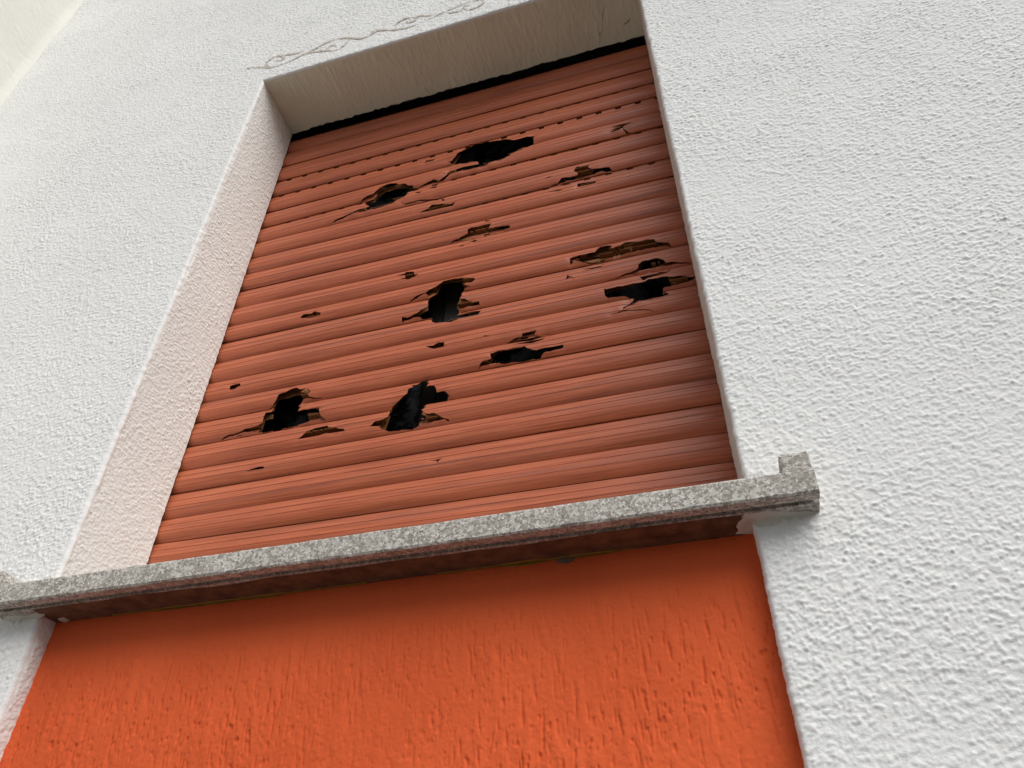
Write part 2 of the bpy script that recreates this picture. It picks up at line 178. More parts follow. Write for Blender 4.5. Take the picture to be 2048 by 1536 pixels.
def part(name, verts, faces, mats, parent, **k):
    o = mesh_obj(name, verts, faces, mats, parent, **k); WORLD[o.name] = parent_world(parent)
    return o

def fft_noise(nz, nx, step, sx, sz, ang=0.0, seed=0):
    r = np.random.default_rng(seed).standard_normal((nz, nx))
    fz = np.fft.fftfreq(nz, step)[:, None]; fx = np.fft.rfftfreq(nx, step)[None, :]
    c, s = math.cos(ang), math.sin(ang)
    a = c*fx+s*fz; b = -s*fx+c*fz
    g = np.exp(-2*math.pi**2*((a*sx)**2+(b*sz)**2))
    o = np.fft.irfft2(np.fft.rfft2(r)*g, s=(nz, nx)); o -= o.mean(); return o/o.std()

def stucco(nz, nx, step, seed, amp=0.00104):
    g1 = fft_noise(nz, nx, step, .00105, .00105, 0, seed)
    g2 = fft_noise(nz, nx, step, .0027, .0012, .28, seed+1)
    g3 = fft_noise(nz, nx, step, .020, .020, 0, seed+2)
    g4 = fft_noise(nz, nx, step, .09, .05, 0, seed+3)
    b = .72*g1+.55*g2+.22*fft_noise(nz, nx, step, .0024, .0024, 0, seed+6)
    h = np.maximum(0, b+.35); h = h/(1+.22*h)-.35*np.maximum(0, -b-1.0)
    g5 = fft_noise(nz, nx, step, .0012, .0012, 0, seed+4)
    h = .82*h+1.1*np.minimum(np.maximum(0, g5-1.55), 1.1)      # stray sand grains
    return amp*h*np.clip(1+.08*g3+.06*g4, .5, 1.5)+.0005*g4

def sstep(a, b, x):
    t = np.clip((x-a)/(b-a), 0, 1); return t*t*(3-2*t)

def grid_faces(nz, nx, keep=None):
    i = np.arange(nz*nx).reshape(nz, nx)
    q = np.stack([i[:-1, :-1], i[:-1, 1:], i[1:, 1:], i[1:, :-1]], -1)
    if keep is not None: q = q[keep]
    return q.reshape(-1, 4)

def compact(v, f):
    u, inv = np.unique(f, return_inverse=True); return v[u], inv.reshape(f.shape)

def jitter1(n, sig, amp, seed):
    r = np.random.default_rng(seed).standard_normal(n+200)
    k = np.exp(-.5*(np.arange(-60, 61)/sig)**2); k /= k.sum()
    r = np.convolve(r, k, 'same')[100:100+n]; return amp*r/r.std()

# ------------------------------------------------------------------ materials
def mat(name, rough=.8, spec=.3):
    m = bpy.data.materials.new(name); m.use_nodes = True
    nt = m.node_tree; b = nt.nodes['Principled BSDF']
    b.inputs['Roughness'].default_value = rough; b.inputs['Specular IOR Level'].default_value = spec
    return m, nt, b
def node(nt, t, **k):
    n = nt.nodes.new(t)
    for a, v in k.items():
        if a in n.inputs: n.inputs[a].default_value = v
        else: setattr(n, a, v)
    return n
def coords(nt, scale=(1, 1, 1)):
    t = node(nt, 'ShaderNodeNewGeometry'); m = node(nt, 'ShaderNodeMapping'); m.inputs['Scale'].default_value = scale
    nt.links.new(t.outputs['Position'], m.inputs['Vector']); return m.outputs[0]
def noise(nt, vec, scale, detail=3, rough=.55):
    n = node(nt, 'ShaderNodeTexNoise', Scale=scale, Detail=detail, Roughness=rough); nt.links.new(vec, n.inputs['Vector']); return n.outputs[0]
def ramp(nt, fac, stops):
    r = node(nt, 'ShaderNodeValToRGB'); e = r.color_ramp.elements
    while len(e) < len(stops): e.new(.5)
    for el, (p, c) in zip(e, stops): el.position = p; el.color = (*c, 1) if len(c) == 3 else c
    nt.links.new(fac, r.inputs[0]); return r.outputs[0]
def mix(nt, fac, a, b, mode='MIX'):
    m = node(nt, 'ShaderNodeMix', data_type='RGBA', blend_type=mode)
    for sock, v in ((m.inputs[0], fac), (m.inputs[6], a), (m.inputs[7], b)):
        if hasattr(v, 'links'): nt.links.new(v, sock)
        else: sock.default_value = v if isinstance(v, float) else (*v, 1)
    return m.outputs[2]
def bump(nt, b, h, dist, strength=1.0):
    n = node(nt, 'ShaderNodeBump', Distance=dist, Strength=strength); nt.links.new(h, n.inputs['Height']); nt.links.new(n.outputs[0], b.inputs['Normal'])

def stucco_mat(name, col, dirt, coarse=False):
    m, nt, b = mat(name, .85, .2)
    v = coords(nt)
    big = noise(nt, v, 3.0, 4); fine = noise(nt, v, 260, 3, .6); mid = noise(nt, v, 38, 3)
    c = ramp(nt, big, [(.30, tuple(x*.955 for x in col)), (.65, col)])
    c = mix(nt, ramp(nt, mid, [(.55, (0, 0, 0)), (.80, (.35, .35, .35))]), c, dirt)
    nt.links.new(c, b.inputs['Base Color'])
    if coarse: fine = noise(nt, v, 150, 2, .5)
    bump(nt, b, fine, .006 if coarse else .0010, .8)
    return m
M_WHITE = stucco_mat('white_stucco', (.80, .80, .785), (.70, .69, .66))
M_WHITE_FAR = stucco_mat('white_stucco_plain', (.80, .80, .785), (.70, .69, .66), True)
M_CREAM = stucco_mat('cream_stucco', (.75, .74, .68), (.69, .67, .60))
M_CREAM_FAR = stucco_mat('cream_stucco_plain', (.75, .74, .68), (.69, .67, .60), True)
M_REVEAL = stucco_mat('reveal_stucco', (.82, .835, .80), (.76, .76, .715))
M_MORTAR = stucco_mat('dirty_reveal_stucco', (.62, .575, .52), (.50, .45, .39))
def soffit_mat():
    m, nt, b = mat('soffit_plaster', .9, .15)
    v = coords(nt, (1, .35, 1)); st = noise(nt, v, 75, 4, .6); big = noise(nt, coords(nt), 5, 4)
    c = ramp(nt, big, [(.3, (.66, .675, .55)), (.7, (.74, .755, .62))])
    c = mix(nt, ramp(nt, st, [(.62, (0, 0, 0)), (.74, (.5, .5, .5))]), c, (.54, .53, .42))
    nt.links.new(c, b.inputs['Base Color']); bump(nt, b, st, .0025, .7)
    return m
M_SOFFIT = soffit_mat()
def orange_mat():
    m, nt, b = mat('orange_render', .88, .2)
    v = coords(nt); vv = coords(nt, (1, 1, .14))
    big = noise(nt, v, 4, 4); streak = noise(nt, vv, 70, 4, .6); fine = noise(nt, v, 320, 2)
    c = ramp(nt, big, [(.3, (.66, .104, .030)), (.7, (.77, .132, .040))])
    c = mix(nt, ramp(nt, streak, [(.60, (0, 0, 0)), (.78, (.45, .45, .45))]), c, (.56, .078, .025))
    dust = noise(nt, v, 150, 5, .7)
    c = mix(nt, ramp(nt, dust, [(.70, (0, 0, 0)), (.80, (.35, .35, .35))]), c, (.62, .25, .15))
    nt.links.new(c, b.inputs['Base Color']); bump(nt, b, mix(nt, .5, streak, fine), .0012, .6)
    return m
M_ORANGE = orange_mat()
def stone_mat():
    m, nt, b = mat('sill_stone', .75, .3)
    v = coords(nt)
    vo = node(nt, 'ShaderNodeTexVoronoi', Scale=430.0); nt.links.new(v, vo.inputs['Vector'])
    v2 = node(nt, 'ShaderNodeTexVoronoi', Scale=165.0); nt.links.new(v, v2.inputs['Vector'])
    sep = node(nt, 'ShaderNodeSeparateColor'); nt.links.new(vo.outputs['Color'], sep.inputs[0])
    sep2 = node(nt, 'ShaderNodeSeparateColor'); nt.links.new(v2.outputs['Color'], sep2.inputs[0])
    sp = noise(nt, v, 330, 4, .7); big = noise(nt, v, 14, 5, .6)
    c = ramp(nt, sep.outputs[0], [(0, (.20, .18, .155)), (.3, (.36, .335, .295)), (.6, (.47, .44, .395)), (1, (.72, .70, .65))])
    c = mix(nt, ramp(nt, sep2.outputs[1], [(.66, (0, 0, 0)), (.80, (.7, .7, .7))]), c, (.25, .225, .20))
    c = mix(nt, ramp(nt, sep2.outputs[2], [(.80, (0, 0, 0)), (.86, (.7, .7, .7))]), c, (.62, .60, .55))
    c = mix(nt, ramp(nt, sp, [(.57, (0, 0, 0)), (.64, (.7, .7, .7))]), c, (.15, .135, .11))
    c = mix(nt, ramp(nt, big, [(.40, (0, 0, 0)), (.75, (.35, .35, .35))]), c, (.40, .37, .32))
    nt.links.new(c, b.inputs['Base Color']); bump(nt, b, sp, .0010, .8)
    return m
M_STONE = stone_mat()
def slat_mat():
    m, nt, b = mat('terracotta_slat', .42, .42)
    v = coords(nt, (.030, 1, 1)); g1 = noise(nt, v, 230, 5, .65)
    g2 = noise(nt, coords(nt, (.018, 1, 1)), 70, 4, .6); big = noise(nt, coords(nt), 2.5, 3)
    c = ramp(nt, g1, [(.30, (.27, .064, .026)), (.50, (.44, .110, .046)), (.70, (.55, .155, .072))])
    c = mix(nt, ramp(nt, g2, [(.55, (0, 0, 0)), (.72, (.75, .75, .75))]), c, (.20, .070, .050))
    c = mix(nt, ramp(nt, big, [(.35, (0, 0, 0)), (.7, (.30, .30, .30))]), c, (.49, .145, .070))
    nt.links.new(c, b.inputs['Base Color'])
    nt.links.new(ramp(nt, g2, [(.3, (.34,)*3), (.8, (.55,)*3)]), b.inputs['Roughness'])
    bump(nt, b, g1, .00025, .6)
    return m
M_SLAT = slat_mat()
def raw_mat():
    m, nt, b = mat('slat_inside', .7, .25)
    g = noise(nt, coords(nt, (.15, 1, 1)), 120, 4)
    nt.links.new(ramp(nt, g, [(.3, (.15, .056, .018)), (.7, (.33, .135, .042))]), b.inputs['Base Color'])
    return m
M_RAW = raw_mat()
def flat_mat(name, a, c, scale=40, rough=.8, spec=.3):
    m, nt, b = mat(name, rough, spec)
    n = noise(nt, coords(nt), scale, 4); nt.links.new(ramp(nt, n, [(.3, a), (.7, c)]), b.inputs['Base Color']); return m
M_SCROLL = flat_mat('faded_brown_paint', (.50, .43, .35), (.66, .60, .52), 90)
M_CRACK = flat_mat('crack_line', (.22, .20, .15), (.36, .33, .26), 90)  # dark olive tone of the soffit crack itself
M_SMEAR = flat_mat('plaster_smear', (.58, .56, .50), (.72, .70, .64), 30, .85)
M_YELLOW = flat_mat('old_yellow_paint', (.36, .22, .03), (.48, .30, .05), 60)
M_MUD = flat_mat('grey_mortar', (.12, .075, .05), (.20, .13, .09), 120)
M_FILM = flat_mat('brown_underside_film', (.075, .040, .024), (.20, .105, .055), 55)  # dark brown for the sheet under the sill
M_FRAME = flat_mat('dark_window_frame', (.055, .050, .044), (.085, .078, .068), 30, .5)
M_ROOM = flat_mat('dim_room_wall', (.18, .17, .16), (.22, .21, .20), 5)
def glass_mat():
    m, nt, b = mat('dusty_glint_glass', .12, .5)
    n = noise(nt, coords(nt), 11, 7, .7)
    b.inputs['Transmission Weight'].default_value = .25
    nt.links.new(ramp(nt, n, [(.46, (.025, .028, .033)), (.62, (.45, .50, .55))]), b.inputs['Base Color']); return m  # pale patches: dust, plus a sky glint painted into the pane colour
M_GLASS = glass_mat()
def paving_mat():
    m, nt, b = mat('pale_paving', .9, .2)
    n = noise(nt, coords(nt), 6, 6); nt.links.new(ramp(nt, n, [(.3, (.055, .053, .050)), (.7, (.085, .082, .078))]), b.inputs['Base Color']); return m
M_PAVE = paving_mat()

# ------------------------------------------------------------------ ground
gnd = mesh_obj('ground', [(-200, -200, -ZO), (200, -200, -ZO), (200, 200, -ZO), (-200, 200, -ZO)], [(0, 1, 2, 3)], M_PAVE, smooth=False)
gnd['kind'] = 'structure'

# ------------------------------------------------------------------ house wall
house = thing('house_wall', (0, 0, 0), 'rough white stucco house wall with a recessed window opening and orange panel', 'wall')
STEP = 1.0/660
ix = np.arange(-722, 660+480); xs = ix*STEP
iz = np.arange(int((-.60-H)/STEP), int((2.98-H)/STEP)); zs = H+iz*STEP
NX, NZ = len(xs), len(zs)
HT = stucco(NZ, NX, STEP, 11)
X, Z = np.meshgrid(xs, zs)
dx = np.where(X < .5, -X, X-1.0); dx0 = np.maximum(dx, 0); dz0 = np.maximum(Z-H, 0)
dd = np.hypot(dx0, dz0)                                       # distance outside the opening column
EDGE_R = .0055
jl = jitter1(NZ, 2.5, .0005, 3)+jitter1(NZ, 25, .0005, 13); jr = jitter1(NZ, 2.5, .0005, 4)+jitter1(NZ, 25, .0005, 14); jt = jitter1(NX, 2.5, .0004, 5)
rnd = np.where(dd < EDGE_R, EDGE_R-np.sqrt(np.maximum(EDGE_R**2-(EDGE_R-dd)**2, 0)), 0)
amp = .45+.55*sstep(.001, .010, dd)
Y = rnd-HT*amp*np.where(dd < 1e-6, 0, 1)
fade = 1-sstep(.0, .012, dd)
dt = np.minimum.reduce([(1.303-.645*(X-.696)+.07-Z)/1.19, np.where(X < 0, (Z+.53+1.88*X)/2.13, 9.0), (1.25+.375*(Z+.5)-X)/1.07, Z-zs[0], 9.0+0*X])
sink = 1-sstep(.004, .06, dt); Y = Y*(1-sink)+.0048*sink         # the fine relief dies into the plain wall
XV = X+np.where(X < .5, jl[:, None], -jr[:, None])*fade*(Z <= H)
ZV = Z+jt[None, :]*fade*((X >= 0) & (X <= 1))*(Z >= H-1e-6)
V = np.stack([XV, Y, ZV], -1).reshape(-1, 3)
xc, zc = X[:-1, :-1]+STEP/2, Z[:-1, :-1]+STEP/2
keep = ~((xc > 0) & (xc < 1) & (zc < H))
keep &= (zc < 1.303-.645*(xc-.696)+.07) & ~((xc < 0) & (zc < -.53-1.88*xc)) & (xc < 1.25+.375*(zc+.5))
v, f = compact(V, grid_faces(NZ, NX, keep))
part('stucco_surface', v, f, M_WHITE, house)

def wall_height(x, z):
    fi = min(max(x/STEP-ix[0], 0), NX-1.01); fj = min(max((z-H)/STEP-iz[0], 0), NZ-1.01); i, j = int(fi), int(fj); a, c = fi-i, fj-j
    return float((Y[j, i]*(1-a)+Y[j, i+1]*a)*(1-c)+(Y[j+1, i]*(1-a)+Y[j+1, i+1]*a)*c)

# the same wall beyond the fine region
yb = .0035
B = []
def rect(x0, x1, z0, z1): n = len(B); B.extend([(x0, yb, z0), (x1, yb, z0), (x1, yb, z1), (x0, yb, z1)]); return (n, n+1, n+2, n+3)
F = [rect(XC-.02, -.0105, -ZO, 4.6), rect(1.0105, 6.0, -ZO, 4.6), rect(-.0105, 1.0105, H+.0105, 4.6)]
part('stucco_backing', B, F, M_WHITE_FAR, house, smooth=False)

def reveal(name, side, z0, z1, y1, m, seed):
    ny = max(4, int((y1-EDGE_R)/STEP)+1); k = np.where((zs >= z0) & (zs <= z1))[0]; n = len(k)
    ys = np.linspace(EDGE_R, y1, ny)
    hh = stucco(n, ny, STEP, seed, .0008)
    t = (ys-EDGE_R)[None, :]
    j = (jl if side < 0 else -jr)[k][:, None]
    a = sstep(0, .008, t); sp = (-.006 if side < 0 else 0)*np.clip(t/(y1-EDGE_R), 0, 1)*(y1 > .1)
    j2 = jitter1(n, 2, .0004, seed+9)[:, None]*sstep(y1-.03, y1, ys)[None, :]
    x = (0 if side < 0 else 1)+j*(1-a)-side*(hh*a*(1-.7*sstep(y1-.012, y1, ys))[None, :]+j2)+sp
    v = np.stack([x, np.broadcast_to(ys, (n, ny)), np.broadcast_to(zs[k][:, None], (n, ny))], -1).reshape(-1, 3)
    return part(name, v, grid_faces(n, ny), m, house)
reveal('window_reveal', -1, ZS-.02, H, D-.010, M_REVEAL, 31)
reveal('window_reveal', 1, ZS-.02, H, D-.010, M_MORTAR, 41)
reveal('panel_reveal', -1, -.60, ZB+.02, D2+.006, M_REVEAL, 51)
reveal('panel_reveal', 1, -.60, ZB+.02, D2+.006, M_REVEAL, 61)
# soffit of the opening
kx = np.where((xs >= -1e-6) & (xs <= 1+1e-6))[0]; n = len(kx); ny = 104
ys = np.linspace(EDGE_R, DS, ny); hh = fft_noise(ny, n, STEP, .002, .009, 0, 71)*.00035+fft_noise(ny, n, STEP, .03, .03, 0, 72)*.0006
a = sstep(0, .008, ys-EDGE_R)[:, None]; j2 = jitter1(n, 2.5, .0010, 73)+jitter1(n, 10, .0008, 74)
zz = H+jt[kx][None, :]*(1-a)-np.abs(hh)*a
yy = np.broadcast_to(ys[:, None], (ny, n))+j2[None, :]*sstep(DS-.02, DS, ys)[:, None]
xl = np.broadcast_to(xs[kx], (ny, n))-.012*(1-sstep(0, .02, xs[kx]))[None, :]*sstep(EDGE_R, EDGE_R+.01, ys)[:, None]
sv = np.stack([xl, yy, zz], -1).reshape(-1, 3)
part('lintel_soffit', sv, grid_faces(ny, n), M_SOFFIT, house)
# inner face of the lintel above the slot
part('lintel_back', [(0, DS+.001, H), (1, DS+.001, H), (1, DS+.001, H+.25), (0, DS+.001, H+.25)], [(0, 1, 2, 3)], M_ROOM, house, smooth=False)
# orange panel, combed vertically
st = .0013; nx2 = int(1.02/st); nz2 = int(.38/st)
px_, pz_ = -.01+np.arange(nx2)*st, -.58+np.arange(nz2)*st
g1 = fft_noise(nz2, nx2, st, .0010, .0075, .05, 81); g2 = fft_noise(nz2, nx2, st, .0009, .0032, -.05, 82); g3 = fft_noise(nz2, nx2, st, .05, .03, 0, 83)
g4 = fft_noise(nz2, nx2, st, .004, .02, .05, 84)
dens = sstep(-1.2, 1.0, g3)*sstep(ZB-.01, ZB-.09, pz_)[:, None]*-1+0
dens = np.clip(.85+.22*g3, .35, 1.15)*(1-.8*sstep(ZB-.12, ZB-.02, pz_))[:, None]
gr = np.maximum(0, g1-.95)*1.25+np.maximum(0, g2-1.25)*1.5
hh = .0015*np.minimum(gr, 1.3)*dens-.0007*np.maximum(0, g4)*dens-.0009*g3*.4-.00012*fft_noise(nz2, nx2, st, .0013, .0013, 0, 85)
PX, PZ = np.meshgrid(px_, pz_)
part('orange_panel', np.stack([PX, D2+hh, PZ], -1).reshape(-1, 3), grid_faces(nz2, nx2), M_ORANGE, house)
part('orange_panel', [(-.01, D2, -ZO), (1.01, D2, -ZO), (1.01, D2, -.58), (-.01, D2, -.58)], [(0, 1, 2, 3)], M_ORANGE, house, smooth=False)
for xa, sg in ((0, -1), (1, 1)):
    part('panel_reveal', [(xa, EDGE_R, -ZO), (xa, D2+.005, -ZO), (xa, D2+.005, -.598), (xa, EDGE_R, -.598), (xa+.012*sg, .001, -ZO), (xa+.012*sg, .001, -.598)],
         [(0, 1, 2, 3), (4, 0, 3, 5)], M_REVEAL, house, smooth=False)
# dim room behind the shutter
def boxv(x0, x1, y0, y1, z0, z1):
    v = [(x0, y0, z0), (x1, y0, z0), (x1, y1, z0), (x0, y1, z0), (x0, y0, z1), (x1, y0, z1), (x1, y1, z1), (x0, y1, z1)]
    return v, [(0, 3, 2, 1), (4, 5, 6, 7), (0, 1, 5, 4), (1, 2, 6, 5), (2, 3, 7, 6), (3, 0, 4, 7)]
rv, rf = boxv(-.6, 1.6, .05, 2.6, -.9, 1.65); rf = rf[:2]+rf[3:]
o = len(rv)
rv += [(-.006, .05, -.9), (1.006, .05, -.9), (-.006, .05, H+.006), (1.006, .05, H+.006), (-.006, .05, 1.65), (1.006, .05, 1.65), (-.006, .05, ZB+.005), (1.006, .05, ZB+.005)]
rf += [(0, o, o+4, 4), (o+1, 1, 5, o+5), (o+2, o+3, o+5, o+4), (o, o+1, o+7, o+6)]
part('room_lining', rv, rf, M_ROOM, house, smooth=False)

# painted scroll above the window, crack in the soffit
def ribbon(lines, width, place, wob=0):
    V, F = [], []
    for ln in lines:
        p = np.array(ln)
        for _ in range(3):                                   # round the corners
            q = [p[0]]
            for a, b in zip(p[:-1], p[1:]): q += [a*.75+b*.25, a*.25+b*.75]
            q.append(p[-1]); p = np.array(q)
        seg = np.linalg.norm(np.diff(p, axis=0), axis=1); s = np.concatenate([[0], np.cumsum(seg)])
        n = max(4, int(s[-1]/.0016)); t = np.linspace(0, s[-1], n)
        p = np.stack([np.interp(t, s, p[:, 0]), np.interp(t, s, p[:, 1])], 1)
        d = np.gradient(p, axis=0); d /= np.linalg.norm(d, axis=1)[:, None]+1e-9; nn = np.stack([-d[:, 1], d[:, 0]], 1)
        w = width*(.55+.45*np.sin(np.linspace(0, math.pi, n)))*(1+.35*jitter1(n, 5, 1, int(s[-1]*1e4)))
        b = len(V)
        for i in range(n):
            for e in (-1, -.5, 0, .5, 1): V.append(place(p[i]+nn[i]*w[i]*.5*e))
        for i in range(n-1):
            a = b+i*5; F += [(a+c, a+c+1, a+c+6, a+c+5) for c in range(4)]
    return V, F
for off in (0.0, 0.672):
    V, F = ribbon([[(a+off, c) for a, c in l] for l in SCROLL], .0062, lambda q: (q[0], wall_height(q[0], q[1])-.0014, q[1]))
    part('painted_scroll', V, F, M_SCROLL, house)
V, F = ribbon(CRACK, .0014, lambda q: (q[0], q[1], H-.0016)); part('soffit_crack', V, F, M_CRACK, house)

# ------------------------------------------------------------------ side wall at the inner corner
side = thing('side_wall', (XC, -.6, 0), 'cream rendered side wall meeting the white wall at an inner corner', 'wall')
st = .006; ny, nz = int(1.1/st), int(2.2/st)
ya = .03-np.arange(ny)*st; za = 1.1+np.arange(nz)*st
hs_ = stucco(nz, ny, st, 91, .0009)
cor = np.maximum(0, .03+ya-.0)                      # small fillet into the corner
xw = XC+np.where(ya > -.03, (.03+ya)**2/.06, 0)[None, :]+hs_
sk = np.maximum(1-sstep(.0, .10, za-za[0])[:, None]*np.ones(ny)[None, :], np.maximum(1-sstep(0, .1, za[-1]-za)[:, None], 1-sstep(0, .1, ya-ya[-1])[None, :]))
xw = xw*(1-sk)+(XC-.003)*sk
v = np.stack([xw, np.broadcast_to(ya, (nz, ny)), np.broadcast_to(za[:, None], (nz, ny))], -1).reshape(-1, 3)
part('stucco_surface', v, grid_faces(nz, ny), M_CREAM, side)
sv, sf = boxv(XC-.3, XC-.001, -1.2, .05, -ZO, 4.6)
part('wall_core', sv, sf, M_CREAM_FAR, side, smooth=False)

# ------------------------------------------------------------------ stone sill
sill = thing('window_sill', (.5, 0, ZO+ZB), 'speckled grey stone window sill with small upstands at both ends', 'window sill')
prof = [(D+.05, ZS+.004), (.02, ZS), (-P+.0025, ZS), (-P+.0006, ZS-.0008), (-P, ZS-.0028), (-P, ZS-.013), (-P+.0001, ZB+.0034), (-P+.0004, ZB+.0026), (-P+.0020, ZB+.0003), (-P+.0030, ZB),
        (-.0300, ZB), (-.0298, ZB+.010), (-.0222, ZB+.010), (-.0220, ZB), (-.008, ZB), (D2-.012, ZB), (D2+.03, ZB)]
SX0, SX1 = -.067, 1.0735
nxs = 420; sx = np.linspace(SX0, SX1, nxs)
V = []
jj = [jitter1(nxs, 2.0, 1, 200+i) for i in range(len(prof))]
for i, x in enumerate(sx):
    for k, (y, z) in enumerate(prof):
        e = .00016 if 2 <= k <= 9 else .00015
        V.append((x, y+(jj[k][i]*e if 0 < k < 15 else 0), z+(jj[(k+5) % len(prof)][i]*e if 0 < k < 15 else 0)))
npz = len(prof); F = [(i*npz+k, i*npz+k+1, (i+1)*npz+k+1, (i+1)*npz+k) for i in range(nxs-1) for k in range(npz-1)]
F += [tuple(range(npz)), tuple((nxs-1)*npz+k for k in reversed(range(npz)))]
slab = part('slab', V, F, M_STONE, sill, smooth=False)
def block(name, x0, x1, y0, y1, z0, z1, chip, seed):
    bm = bmesh.new(); v, f = boxv(x0, x1, y0, y1, z0, z1)
    vv = [bm.verts.new(a) for a in v]
    for q in f: bm.faces.new([vv[i] for i in q])
    bmesh.ops.bevel(bm, geom=[e for e in bm.edges if max(e.verts[0].co.z, e.verts[1].co.z) > z0+.001], offset=.0035, segments=3, affect='EDGES', profile=.6)
    bmesh.ops.subdivide_edges(bm, edges=[e for e in bm.edges if e.calc_length() > .008], cuts=3, use_grid_fill=True)
    r = np.random.default_rng(seed)
    for q in bm.verts:
        q.co += Vector(r.normal(0, .00028, 3))
        if chip:                                            # broken corner
            t = (q.co.x-(x1-.012))+(q.co.z-(z1-.010))
            if t > 0: q.co.x -= t*.55; q.co.z -= t*.55
    bm.verts.index_update()
    V = [tuple(q.co) for q in bm.verts]; F = [[q.index for q in g.verts] for g in bm.faces]; bm.free()
    return part(name, V, F, M_STONE, sill, smooth=False)
block('upstand', 1.0405, 1.0733, -P+.0012, .004, ZS-.0006, ZS+.0245, False, 5)
block('upstand', -.0655, -.0340, -P+.0012, .004, ZS-.0006, ZS+.0245, True, 6)
# plaster smears, paint line and mortar crumb under the sill
def smear(name, poly, z, thick, m, seed, owner=sill, plane='z', y=0):
    p = np.array(poly); c = p.mean(0); r = np.random.default_rng(seed)
    V, F = [], []; n = len(p)
    rings = (1.0, .93, .75, .4)
    for k, s in enumerate(rings):
        for q in p:
            a = c+(q-c)*s; t = thick*(0, .6, .95, 1.0)[k]*(1+.25*r.normal())
            V.append((a[0], a[1], z-t) if plane == 'z' else (a[0], y-t, a[1]))
    V.append((c[0], c[1], z-thick) if plane == 'z' else (c[0], y-thick, c[1]))
    for k in range(len(rings)-1):
        for i in range(n): F.append((k*n+i, k*n+(i+1) % n, (k+1)*n+(i+1) % n, (k+1)*n+i))
    for i in range(n): F.append(((len(rings)-1)*n+i, (len(rings)-1)*n+(i+1) % n, len(V)-1))
    return part(name, V, F, m, owner)
for i, q in enumerate(SMEARS): smear('plaster_smear', q, ZB+.0006, .0022, M_SMEAR, 300+i)
for x0, x1, sd in ((.10, .30, 1), (.29, .50, 2), (.60, .86, 3)):
    n = int((x1-x0)/.004); xx = np.linspace(x0, x1, n); w = np.clip(.0042+jitter1(n, 4, .0018, 320+sd), .001, .008)
    w *= np.sin(np.linspace(.15, math.pi-.15, n))**.4
    V = [(a, D2-.0005, ZB-.001) for a in xx]+[(a, D2-.003-b, ZB-.0004) for a, b in zip(xx, w)]
    V += [(a, D2-.0012, ZB-.001-b*.5) for a, b in zip(xx, w)]
    F = [(i, i+1, n+i+1, n+i) for i in range(n-1)]+[(i, i+1, 2*n+i+1, 2*n+i) for i in range(n-1)]
    part('paint_line', V, F, M_YELLOW, sill)
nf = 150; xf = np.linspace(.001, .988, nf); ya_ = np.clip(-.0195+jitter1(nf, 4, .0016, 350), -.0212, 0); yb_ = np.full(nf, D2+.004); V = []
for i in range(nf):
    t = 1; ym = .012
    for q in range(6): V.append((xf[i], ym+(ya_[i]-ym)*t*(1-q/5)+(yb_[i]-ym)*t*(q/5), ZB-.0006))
part('underside_film', V, [(i*6+q, (i+1)*6+q, (i+1)*6+q+1, i*6+q+1) for i in range(nf-1) for q in range(5)], M_FILM, sill)  # thin dark brown sheet over the sill underside behind the drip groove
smear('mortar_crumb', CRUMB, 0, .0009, M_MUD, 330, plane='y', y=D2-.0005)
# rounded plaster fillet where the wall meets the sill underside
for sgn, x0, x1 in ((1, .994, SX1-.004), (-1, SX0+.004, .008)):
    n = 40; xx = np.linspace(x0, x1, n); m_ = 7; V = []
    ja = jitter1(n, 4, .0014, 340+sgn)
    for i, a in enumerate(xx):
        w = .006+ja[i]; w *= min(1, (i+2)/8, (n+1-i)/8)
        for k in range(m_):
            t = k/(m_-1)*math.pi/2
            V.append((a, -w*(1-math.sin(t))-.0008, ZB-w*(1-math.cos(t))-.0002))
    F = [(i*m_+k, (i+1)*m_+k, (i+1)*m_+k+1, i*m_+k+1) for i in range(n-1) for k in range(m_-1)]
    part('plaster_fillet', V, F, M_SMEAR, house)

# ------------------------------------------------------------------ window behind the shutter
win = thing('window', (.5, .27, ZO+ZS), 'dark framed two leaf window half hidden behind the broken shutter', 'window')
def bar(name, x0, x1, z0, z1, y0=.245, y1=.295, m=M_FRAME):
    bm = bmesh.new(); v, f = boxv(x0, x1, y0, y1, z0, z1); vv = [bm.verts.new(a) for a in v]
    for q in f: bm.faces.new([vv[i] for i in q])
    bmesh.ops.bevel(bm, geom=bm.edges[:], offset=.004, segments=2, affect='EDGES')
    bm.verts.index_update(); V = [tuple(q.co) for q in bm.verts]; F = [[q.index for q in g.verts] for g in bm.faces]; bm.free()
    return part(name, V, F, m, win, smooth=False)
bar('frame_jamb', -.03, .035, ZS-.01, H+.1, .235, .30); bar('frame_jamb', .965, 1.03, ZS-.01, H+.1, .235, .30)
bar('frame_head', .036, .964, H-.02, H+.1, .236, .299); bar('frame_sill', .036, .964, ZS-.01, ZS+.05, .236, .299)
bar('sash_stile', .445, .4795, ZS+.051, H-.021); bar('sash_stile', .4805, .525, ZS+.051, H-.021, .238, .29)
for x0, x1 in ((.0355, .4445), (.5255, .9645)):
    bar('sash_rail', x0, x1, ZS+.052, ZS+.12, .247, .293); bar('sash_rail', x0, x1, H-.09, H-.022, .247, .293)
    pv, pf = boxv(x0, x1, .268, .272, ZS+.121, H-.091); part('pane', pv, pf, M_GLASS, win, smooth=False)

